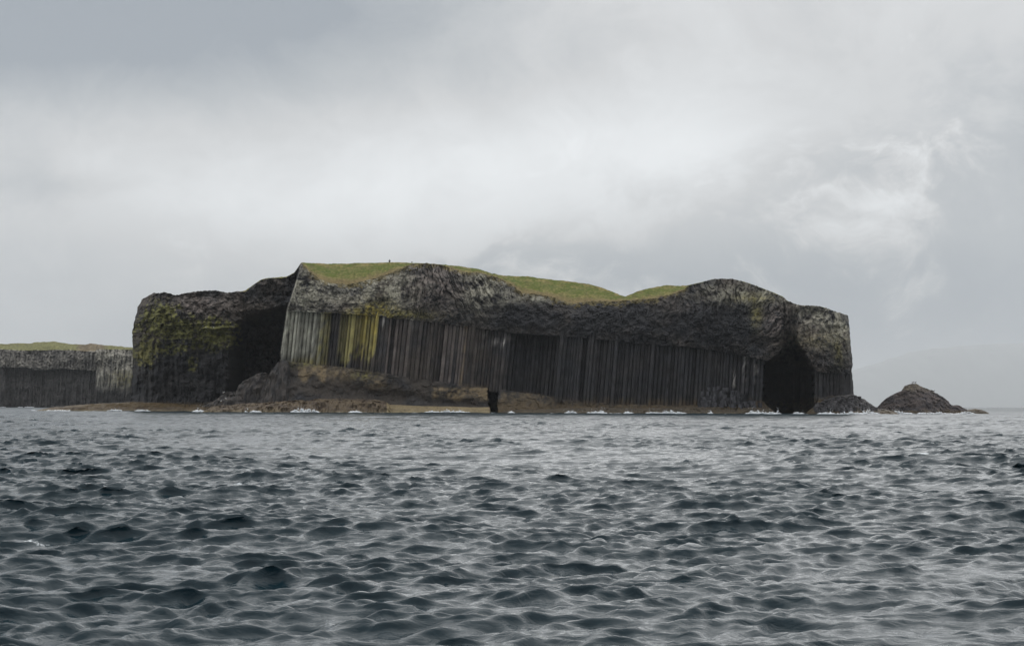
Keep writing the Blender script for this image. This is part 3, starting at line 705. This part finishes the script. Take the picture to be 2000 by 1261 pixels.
mound('buttress', [(500, 803), (508, 785), (515, 765), (521, 743), (528, 726), (537, 713), (546, 704), (554, 702), (562, 708), (566, 730), (575, 765), (590, 803)], 372.5, 5.0, island, color=hump_color, origin=INV, rough=0.7, blocky=0.5, label='sloping dark buttress under the corner column', seed=9.0, p=1.7)
mound('rock_shelf', [(392, 806), (420, 793), (470, 789), (520, 786), (560, 783), (600, 781), (625, 779), (660, 778.5), (700, 779.5), (735, 781), (752, 784), (762, 792), (770, 804)], 366, 7.0, island, MAT_SHELF, shelf_color, origin=INV, rough=0.6, blocky=1.0, label='brown weathered shelf of rock at the waterline', p=3.0)
mound('rock_shelf', [(740, 806), (756, 790), (790, 791), (830, 793), (880, 793.5), (920, 795), (957, 795), (959, 806)], 367, 5.0, island, MAT_SHELF, shelf_color, origin=INV, rough=0.2, label='pale sandy coloured rock shelf by the slot cave', p=4.0, seed=2.0)
mound('rock_shelf', [(972, 806), (1000, 800), (1060, 799), (1100, 797), (1180, 796), (1260, 797), (1330, 795), (1400, 794), (1470, 795), (1505, 797), (1514, 806)], 369, 4.5, island, MAT_SHELF, shelf_color, origin=INV, rough=0.35, blocky=0.7, label='narrow weedy shelf below the long colonnade', p=2.5, seed=3.0)
mound('reef', [(78, 800), (100, 795.5), (125, 793), (150, 790.5), (175, 789), (200, 787.5), (240, 786), (262, 785), (300, 786), (350, 788), (400, 790), (420, 796), (425, 803)], 393, 5.0, island, MAT_SHELF, reef_color, origin=INV, rough=0.35, blocky=0.4, label='low brown weedy reef running left from the bluff', p=3.0, seed=4.0)

# ---- causeway of broken column stumps at the right end
def cause_color(px, py, V):
    n2 = fbm(V[..., 0] / 0.9, V[..., 2] / 0.5, V[..., 1], 3)
    C = np.zeros(V.shape) + rc(0.06, 0.055, 0.055)
    return mixc(C, C_WEED * 0.9, ss(1.9, 0.9, V[..., 2] + 0.6 * n2))
CAUSE = [(1575, 806), (1585, 798), (1600, 785), (1620, 777), (1645, 772), (1665, 769), (1678, 774), (1690, 781), (1702, 790), (1712, 797), (1735, 800), (1752, 806)]
causeway = mound('causeway', CAUSE, [(1575, 367), (1660, 363), (1752, 372)], 6.0, island, MAT_SHELF, cause_color, origin=INV, rough=0.5, blocky=1.0, label='causeway of broken column stumps at the foot of the end bluff', p=1.6)
nst = 0
for k_ in range(420):
    px_ = random.uniform(1592, 1712); topy = float(tab(CAUSE, px_))
    t = random.random() ** 0.8
    py_ = topy + 1.0 + t * (798 - topy)
    if py_ > 798: continue
    Y_ = float(np.interp(px_, [1575, 1660, 1752], [367, 363, 372])) - 5.2 * math.sqrt(max(0, t)) + 0.3
    c = at(px_, py_, Y_); rad = random.uniform(0.32, 0.62)
    tilt = np.array([random.uniform(-0.5, 0.15), random.uniform(-0.55, 0.1), 1.0]); tilt /= np.linalg.norm(tilt)
    hgt = random.uniform(0.5, 1.1)
    cc = rc(0.08, 0.076, 0.078) * random.uniform(0.45, 2.3) if c[2] > 1.5 else C_WEED * random.uniform(0.5, 1.1)
    add_column(causeway, c - tilt * hgt * 1.3, c + tilt * 0.25, rad, 5000 + k_, 0, 'column_stump', cc, sides=random.choice((5, 6, 6)), rings=3)
    nst += 1
    if nst >= 230: break
# broken stumps under the columns left of the great cave
nst = 0
while nst < 150:
    px_ = random.uniform(1366, 1488); py_ = random.uniform(747, 797)
    lim = np.interp(px_, [1366, 1380, 1400, 1430, 1460, 1488], [775, 748, 752, 758, 772, 784])
    if py_ < lim: continue
    t = (py_ - 745) / 52
    Y_ = float(tab(YG, px_)) - 0.5 - 3.2 * t + random.uniform(-0.4, 0.3)
    c = at(px_, py_, Y_); rad = random.uniform(0.35, 0.62)
    tilt = np.array([random.uniform(-0.15, 0.25), random.uniform(-0.3, 0.1), 1.0]); tilt /= np.linalg.norm(tilt)
    cc = rc(0.058, 0.057, 0.062) * random.uniform(0.5, 1.9) if c[2] > 2.0 else C_WEED * random.uniform(0.5, 1.0)
    add_column(colon, c - tilt * random.uniform(1.0, 2.4), c, rad, 9000 + nst, 0, 'column_stump', cc, sides=random.choice((5, 6)), rings=3)
    nst += 1

# ================================================================== islet on the right
def islet_color(px, py, V):
    n = fbm(V[..., 0] / 3, V[..., 2] / 1.0, V[..., 1] / 3, 4); n2 = fbm(V[..., 0] / 0.8, V[..., 2] / 0.35, V[..., 1], 3)
    C = np.zeros(V.shape) + rc(0.105, 0.085, 0.08)
    C = mixc(C, rc(0.055, 0.05, 0.055), 0.45 + 0.9 * n + 0.5 * n2)
    C = mixc(C, rc(0.17, 0.145, 0.10), ss(6.0, 8.0, V[..., 2] + n) * (0.6 + 0.8 * n2))
    C = mixc(C, rc(0.22, 0.18, 0.15), np.clip(n2 * 1.5 - 0.35, 0, 1) * 0.7)
    return mixc(C, C_WEED * 0.75, ss(1.5, 0.5, V[..., 2] + 0.5 * n))
ISL = [(1708, 806), (1715, 794), (1722, 786), (1732, 777), (1745, 770), (1760, 764), (1765, 758), (1768, 753), (1778, 750), (1788, 749), (1797, 752), (1808, 758), (1820, 763),
       (1830, 768), (1840, 775), (1850, 783), (1858, 790), (1870, 791), (1880, 795), (1888, 800), (1893, 806)]
islet = mound('islet', ISL, 398, lambda p_: np.interp(p_, [1708, 1785, 1893], [5, 13, 5]), None, MAT_ROCK, islet_color, origin=at(1795, 804, 398), rough=0.55, blocky=0.6, step=0.8, nw=60, p=1.35, seed=13.0)
islet.location = tuple(at(1795, 804, 398))
tag(islet, 'small dark conical rock islet to the right of the island', 'islet')
skerry = mound('skerry', [(1884, 806), (1892, 799.5), (1905, 798), (1916, 799.5), (1924, 802), (1930, 806)], 402, 2.5, None, MAT_SHELF, reef_color, origin=at(1906, 804, 402), rough=0.3, blocky=0.5, step=0.8)
skerry.location = tuple(at(1906, 804, 402))
tag(skerry, 'low flat brown rock just right of the conical islet', 'rock')

# ================================================================== distant cliff, left edge
FS = np.arange(-160, 300, 1.3)
FT = [(-160, 671), (0, 671), (30, 670), (55, 670.5), (75, 668), (100, 667.5), (120, 669), (140, 673), (160, 670.5), (178, 670), (200, 674), (230, 676), (262, 678), (300, 679)]
FR_ = [(-160, 683), (0, 681), (40, 684), (100, 682), (140, 683), (185, 686), (190, 681), (262, 682), (300, 683)]
FM = [(-160, 718), (0, 718), (50, 716), (70, 722), (120, 720), (185, 723), (188, 720), (300, 722)]
YF = 800.0
frr, fmm, ftt = tab(FR_, FS), tab(FM, FS) + 1.0 * fbm(FS / 6, 0.2, 0, 2), tab(FT, FS) + 0.5 * fbm(FS / 9, 0.7, 0, 2)
prow, dep, cls = [], [], []
for j in range(58):
    t = j / 58; prow.append(800 * (1 - t) + fmm * t)
    dep.append(YF - 3.0 * (1 - t) - 6 * ss(20, 0, FS) + np.where(FS > 186, -5.0 * ss(0.1, 0.5, t), 2.5)); cls.append(0)
for j in range(34):
    t = j / 34; prow.append(fmm * (1 - t) + frr * t); dep.append(YF - 4 + 5 * t ** 1.5 + np.where((FS > 170) & (FS < 187), -2, 0)); cls.append(1)
for j in range(18):
    t = j / 17; prow.append(frr * (1 - t) + ftt * t); dep.append(YF + 1.5 + 70 * t + 0 * FS); cls.append(2)
prow, dep = np.array(prow), np.array(dep); cl = np.array(cls)[:, None] * np.ones_like(prow); FSS = np.repeat(FS[None], len(prow), 0)
rib = fbm(FSS / 4.0 + prow * 0.02, prow / 60, 3, 3); bigf = fbm(FSS / 30, prow / 25, 5, 3); hk = fbm(FSS / 4, prow / 4, 9, 3)
_, _, fid = worley(FSS / 5.0, prow / 40.0)
dep = dep - np.where(cl == 2, 0.0, 2.0 * bigf + 1.4 * rib + 1.6 * (fid - 0.5) + np.where(cl == 1, 1.0, 0.2) * hk)
Vc = at(FSS, prow, dep); Vc[..., 2] += np.where(cl == 2, 0.7 * bigf, 0)
Cc = np.zeros(Vc.shape) + rc(0.08, 0.075, 0.073)
Cc = mixc(Cc, rc(0.21, 0.195, 0.17), np.where(cl == 1, 0.5 + 0.6 * bigf + 0.3 * hk, 0))
Cc = mixc(Cc, rc(0.33, 0.31, 0.26), np.where(cl < 2, ss(186, 190, FSS) * ss(772, 745, prow + 10 * rib) * (0.55 + 0.8 * rib), 0))
Cc = mixc(Cc, C_OLIVE * 0.8, np.where(cl == 0, g2(FSS, prow, 245, 738, 26, 16) * (0.5 + hk), 0))
Cc = mixc(Cc, rc(0.17, 0.165, 0.075), np.where(cl == 2, 1.0, 0))
Cc = mixc(Cc, rc(0.16, 0.12, 0.09), np.where(cl == 2, ss(145, 160, FSS) * (1 - ss(195, 215, FSS)) * 0.75, 0))
Cc = np.clip(Cc * (1 + 0.35 * hk + 0.2 * bigf)[..., None], 0.01, 0.5)
tail = np.array([Vc[-1] + np.array([0, 120.0 * k, -6.0 * k * k]) for k in (1, 2)])
Vc = np.concatenate([Vc, tail]); Cc = np.concatenate([Cc, np.repeat(Cc[-1:], 2, 0)]); cl = np.concatenate([cl, np.repeat(cl[-1:], 2, 0)])
org = at(100, 796, YF)
cliff = empty('distant_cliff', tuple(org))
tag(cliff, 'low distant cliff with pale grassy top at the left edge, behind the mossy bluff', 'cliff')
FFc = grid_faces(*Vc.shape[:2]); fcl = cl[:-1, :-1].ravel()
for nm, kp in (('lower_wall', fcl == 0), ('upper_rock_band', fcl == 1), ('grass_top', fcl == 2)):
    v, f, c = sub_mesh(Vc.reshape(-1, 3), FFc, Cc.reshape(-1, 3), kp)
    mesh_obj(nm, v - org, f, MAT_GRASS if nm == 'grass_top' else MAT_FAR, cliff, color=c, smooth=nm == 'grass_top')

# ================================================================== far hill in the haze
YH = 25000.0
HP = [(1380, 797), (1500, 770), (1600, 748), (1680, 727), (1740, 708), (1790, 694), (1820, 684), (1845, 677), (1890, 672), (1950, 667), (2020, 663), (2120, 661), (2200, 675), (2320, 730), (2450, 797)]
HX = np.arange(1380, 2450, 4.0); ht = tab(HP, HX) + 1.2 * fbm(HX / 30, 0.4, 0, 3)
w = np.linspace(0, 1, 30)[:, None]
zt = np.maximum((791.5 + 0.0035 * (HX - 1000) - ht) * YH / F, 0)
hz = zt[None, :] * np.sin(w * np.pi * 0.72) / 1.0 - 5
hy = YH - 1500 + 4200 * w + 0 * HX
hz = hz + 60 * fbm(HX[None, :] / 40, hy / 900, 1.0, 4) * (zt[None, :] / 900) * np.sin(w * np.pi) * (np.abs(w - 0.69) > 0.04)
hx = (HX - 1000)[None, :] / F * YH + 0 * w
Vh = np.stack([hx, hy, hz], -1)
hill = mesh_obj('distant_hill', Vh, grid_faces(*Vh.shape[:2]), MAT_FAR, smooth=True, color=np.zeros(Vh.shape) + rc(0.28, 0.29, 0.28))
tag(hill, 'faint grey hill fading into haze behind the conical islet', 'hill', kind='structure')

# ================================================================== surf
SV, SF = [], []; soff = 0
def splash(px, py_top, wpx, Y, seed):
    """a lump of broken white water: ragged crest, thrown up against the rocks"""
    global soff
    r = np.random.default_rng(seed)
    wl_ = py_water(px, Y)
    H = max(0.12, (wl_ - py_top) * Y / F); W = wpx / 2 * mpp(Y)
    X0 = (px - CX) / F * Y
    for q in range(int(14 + wpx * 2.2)):                  # froth: many overlapping lumps, flatter low down
        t = r.uniform(-1, 1); top = H * (1 - t * t) * np.clip(0.55 + 0.8 * float(fbm(t * W * 0.7 + seed * 3.1, seed * 1.7, 0, 3)), 0.1, 1.0)
        h = top * r.random() ** 1.3
        rad = r.uniform(0.10, 0.26) * (1.25 - 0.6 * h / max(H, 0.1))
        c = np.array([X0 + t * W, Y + r.normal(0, 0.35), h])
        P = _ball * rad * np.array([r.uniform(1.0, 2.4) if h < 0.35 else 1.0, 1.0, r.uniform(0.6, 1.0)]) * r.uniform(0.75, 1.25, (len(_ball), 1)) + c
        SV.append(P); SF.append(_ballf + soff); soff += len(_ball)
    for q in range(int(5 + 8 * H)):                       # flung drops
        c = np.array([X0 + r.normal(0, W * 0.6), Y + r.normal(0, 0.4), H * r.uniform(0.5, 1.25)])
        P = _ball * r.uniform(0.025, 0.06) + c
        SV.append(P); SF.append(_ballf + soff); soff += len(_ball)
import bmesh
_b = bmesh.new(); bmesh.ops.create_icosphere(_b, subdivisions=1, radius=1.0)
_ball = np.array([v.co[:] for v in _b.verts]); _ballf = np.array([[v.index for v in f.verts] for f in _b.faces]); _b.free()
SPL = [(73, 798.5, 12), (120, 801, 40), (232, 797.5, 26), (275, 797, 20), (290, 799, 18), (395, 794, 16), (408, 799, 30), (455, 799.5, 28), (483, 796, 12), (500, 800, 36), (597, 792.5, 36), (585, 796, 20),
       (700, 799, 22), (868, 797.5, 72), (900, 800, 40), (1005, 802, 16), (1117, 798, 20), (1160, 801, 30), (1178, 798, 22), (1222, 800, 20), (1277, 797, 16),
       (1308, 799.5, 46), (1385, 802, 8), (1490, 798, 56), (1462, 796, 14), (1513, 797, 8), (1560, 803, 40), (1621, 798, 6), (1610, 803, 30), (1665, 802, 40), (1705, 798.5, 64), (1688, 797, 20), (1742, 795, 18), (1750, 800, 40)]
for i_, (px_, py_, w_) in enumerate(SPL):
    Y_ = float(tab(SHORE, px_)) - 1.2
    splash(px_ + random.uniform(-6, 6), py_ + random.uniform(-1.5, 1.5), w_ * random.choice((0.5, 0.8, 1.1, 1.6)), Y_, i_ + 1)
for i_, (px_, py_, w_) in enumerate([(1810, 803, 40), (1840, 803, 50), (1885, 802.5, 40), (1725, 801, 16), (1770, 804, 30)]): splash(px_, py_, w_, 386.0, 60 + i_)
for i_, px_ in enumerate([8, 42, 56, 64]): splash(px_, 793.5, 9, 792.0, 80 + i_)
SFa = np.concatenate(SF)
surf_v = np.concatenate(SV)
surf = mesh_obj('surf', surf_v, SFa, MAT_FOAM, smooth=True)
tag(surf, 'white surf breaking along the foot of the rocks', 'surf', kind='stuff')

# ================================================================== small life: a walker, a marker post, sea birds
MAT_JACKET = plain_mat('dark_clothing', (0.03, 0.03, 0.045)); MAT_WOOD = plain_mat('weathered_wood', (0.12, 0.10, 0.08))
MAT_WHITE = plain_mat('white_feathers', (0.75, 0.75, 0.73)); MAT_SLATE = plain_mat('grey_feathers', (0.22, 0.23, 0.25)); MAT_BLACK = plain_mat('black_feathers', (0.02, 0.02, 0.022)); MAT_BEAK = plain_mat('beak', (0.5, 0.32, 0.05))
MAT_SKIN = plain_mat('skin', (0.45, 0.28, 0.2))

def ground_at(px, k):
    """point on the plateau behind the skyline, k = 0..1 of the way back"""
    i = int(np.argmin(np.abs(GS - px))); seq = np.array([Vg[NW - 1 + m, i] for m in range(9)]); t = np.linspace(0, 1, 9)
    return np.array([np.interp(k, t, seq[:, c]) for c in range(3)])
def skinned(name, pts, edges, radii, mat, parent=None):
    me = bpy.data.meshes.new(name); me.from_pydata(pts, edges, []); me.materials.append(mat)
    o = bpy.data.objects.new(name, me); col.objects.link(o)
    if parent: o.parent = parent
    o.modifiers.new('skin', 'SKIN'); sm = o.modifiers.new('sub', 'SUBSURF'); sm.levels = 1; sm.render_levels = 1
    for i, r in enumerate(radii):
        d = me.skin_vertices[0].data[i]; d.radius = (r, r) if not isinstance(r, tuple) else r
    me.skin_vertices[0].data[0].use_root = True
    return o
person = empty('person', tuple(ground_at(760, 0.05)))
tag(person, 'person in dark clothing standing beyond the grassy skyline of the island', 'person')
skinned('body', [(0, 0, 0.95), (0, 0, 1.2), (0, 0, 1.42), (0, 0, 1.52), (0, 0, 1.64), (0, -0.01, 1.74),
                 (-0.2, 0, 1.42), (-0.26, 0.02, 1.15), (-0.22, -0.08, 0.92), (0.2, 0, 1.42), (0.26, 0.02, 1.15), (0.22, -0.08, 0.92),
                 (-0.1, 0, 0.88), (-0.12, 0, 0.48), (-0.12, 0.02, 0.08), (-0.13, -0.12, 0.04), (0.1, 0, 0.88), (0.12, 0, 0.48), (0.12, 0.02, 0.08), (0.13, -0.12, 0.04)],
        [(0, 1), (1, 2), (2, 3), (3, 4), (4, 5), (2, 6), (6, 7), (7, 8), (2, 9), (9, 10), (10, 11), (0, 12), (12, 13), (13, 14), (14, 15), (0, 16), (16, 17), (17, 18), (18, 19)],
        [0.15, 0.16, 0.17, 0.06, 0.1, 0.08, 0.075, 0.06, 0.045, 0.075, 0.06, 0.045, 0.1, 0.075, 0.05, 0.045, 0.1, 0.075, 0.05, 0.045], MAT_JACKET, person)
def box(name, lo, hi, mat, parent):
    lo, hi = np.array(lo), np.array(hi)
    v = np.array([[(lo, hi)[a][0], (lo, hi)[b_][1], (lo, hi)[c][2]] for c in (0, 1) for b_ in (0, 1) for a in (0, 1)])
    return mesh_obj(name, v, np.array([[0, 2, 3, 1], [4, 5, 7, 6], [0, 1, 5, 4], [2, 6, 7, 3], [0, 4, 6, 2], [1, 3, 7, 5]]), mat, parent)
sp_ = empty('marker_post', tuple(ground_at(803, 0.03)))
tag(sp_, 'thin wooden marker post on the skyline where turf meets grey rock', 'post')
box('post', (-0.06, -0.06, -0.3), (0.06, 0.06, 0.62), MAT_WOOD, sp_); box('board', (-0.24, -0.09, 0.52), (0.24, -0.06, 0.66), MAT_WOOD, sp_)

def bird_parts():
    prof = [(-0.30, 0.0, 0.02), (-0.22, 0.02, 0.05), (-0.1, 0.03, 0.085), (0.03, 0.04, 0.1), (0.13, 0.08, 0.075), (0.17, 0.16, 0.045), (0.2, 0.21, 0.05), (0.25, 0.22, 0.03), (0.27, 0.215, 0.012)]
    a = np.arange(8) * np.pi / 4
    V = np.concatenate([[(x_, r * np.cos(t), z_ + 0.17 + r * np.sin(t)) for t in a] for x_, z_, r in prof])
    body = (V, grid_faces(len(prof), 8, wrap=True))
    wing = (np.array([(0.08, 0.10, 0.25), (-0.12, 0.115, 0.26), (-0.38, 0.06, 0.20), (-0.1, 0.105, 0.17), (0.08, 0.085, 0.2), (-0.38, 0.05, 0.19)]), np.array([[0, 1, 3, 4], [1, 2, 5, 3]]))
    beak = (np.array([(0.265, 0.01, 0.39), (0.265, -0.01, 0.39), (0.33, 0, 0.375), (0.265, 0, 0.375)]), np.array([[0, 1, 2], [1, 3, 2], [3, 0, 2]]))
    return body, wing, beak
BODY, WING, BEAK = bird_parts()
SHARED = {}
def bird(name, loc, rz, s_, mats, label, group):
    r = empty(name, tuple(loc)); r.rotation_euler[2] = rz; r.scale = (s_,) * 3
    tag(r, label, 'bird', group)
    def child(nm, vf, mat, flip=1):
        key = (nm, mat.name, flip)
        if key not in SHARED:
            o = mesh_obj(nm, np.array(vf[0]) * np.array([1, flip, 1]), vf[1], mat, r, smooth=True); SHARED[key] = o.data
        else:
            o = bpy.data.objects.new(nm, SHARED[key]); col.objects.link(o); o.parent = r
    child('body', BODY, mats[0]); child('wing', WING, mats[1]); child('wing', WING, mats[1], -1); child('beak', BEAK, MAT_BEAK)
    for f_ in (-1, 1):
        key = ('leg', f_)
        if key not in SHARED: o = box('leg', (-0.01, 0.04 * f_ - 0.01, -0.08), (0.01, 0.04 * f_ + 0.01, 0.12), MAT_BEAK, r); SHARED[key] = o.data
        else: o = bpy.data.objects.new('leg', SHARED[key]); col.objects.link(o); o.parent = r
bpy.context.view_layer.update()
deps = bpy.context.evaluated_depsgraph_get()
def surface(px, py):
    """first solid surface seen at a pixel"""
    d = ray(px, py); d = d / np.linalg.norm(d)
    ok, p, n_, i_, o_, m_ = scene.ray_cast(deps, Vector(EYE + d * 250), Vector(d))
    return np.array(p) if ok else None
G1 = (MAT_WHITE, MAT_SLATE)
for px_, py_, rz_, lb in [(437, 768, 0.4, 'white gull high on the dark boulder slope at the cave mouth'), (442, 780, 2.6, 'white gull low on the dark boulder slope, the rightmost of three'),
                          (432, 785, 1.2, 'white gull lowest of three on the dark boulder slope'),
                          (397, 638, 0.5, 'white gull on the mossy bluff, highest of its flock'), (403, 641, 2.9, 'white gull on the mossy bluff, just below the highest one'), (395, 644, 0.2, 'white gull on the mossy bluff, leftmost of its flock'),
                          (418, 641, 2.2, 'white gull on the mossy bluff, above the two rightmost'), (427, 647, 0.9, 'white gull on the mossy bluff, rightmost of its flock'), (424, 650, 3.3, 'white gull on the mossy bluff, lowest of its flock')]:
    p_ = surface(px_, py_)
    if p_ is not None: bird('gull', p_ + np.array([0, -0.35, 0.0]), rz_, 1.25 if py_ > 700 else 1.0, G1, lb, 'gulls resting on the rocks')
def top_of(px, lo, hi, Yc):
    best = None
    for py_ in np.arange(lo, hi, 0.25):
        p_ = surface(px, py_)
        if p_ is not None and p_[1] < Yc + 40: return p_
for px_, lb in [(1783, 'dark seabird perched on the very top of the conical islet'), (1788, 'dark seabird just right of the islet summit'), (1824, 'dark seabird halfway down the right slope of the conical islet')]:
    p_ = top_of(px_, 735, 790, 400)
    if p_ is not None: bird('cormorant', p_ + np.array([0, 0, 0.05]), 0.3, 1.5, (MAT_BLACK, MAT_BLACK), lb, 'seabirds on the conical islet')

# ================================================================== haze
hz_m = bpy.data.materials.new('haze_air'); hz_m.use_nodes = True
nt = hz_m.node_tree; nt.nodes.clear()
vol = nd('ShaderNodeVolumePrincipled'); vol.inputs['Color'].default_value = (0.97, 0.985, 1.0, 1); vol.inputs['Density'].default_value = 5.5e-5
vol.inputs['Anisotropy'].default_value = 0.0
ho = nd('ShaderNodeOutputMaterial'); nt.links.new(vol.outputs[0], ho.inputs['Volume'])
hv = np.array([[sx * 62000, y_, z_] for z_ in (-45.0, 1330.0) for y_ in (-2000.0, 62000.0) for sx in (-1, 1)])
haze = mesh_obj('haze', hv, np.array([[0, 2, 3, 1], [4, 5, 7, 6], [0, 1, 5, 4], [2, 6, 7, 3], [0, 4, 6, 2], [1, 3, 7, 5]]), hz_m)
tag(haze, 'thin pale sea haze over the water and far hill', 'haze', kind='stuff')
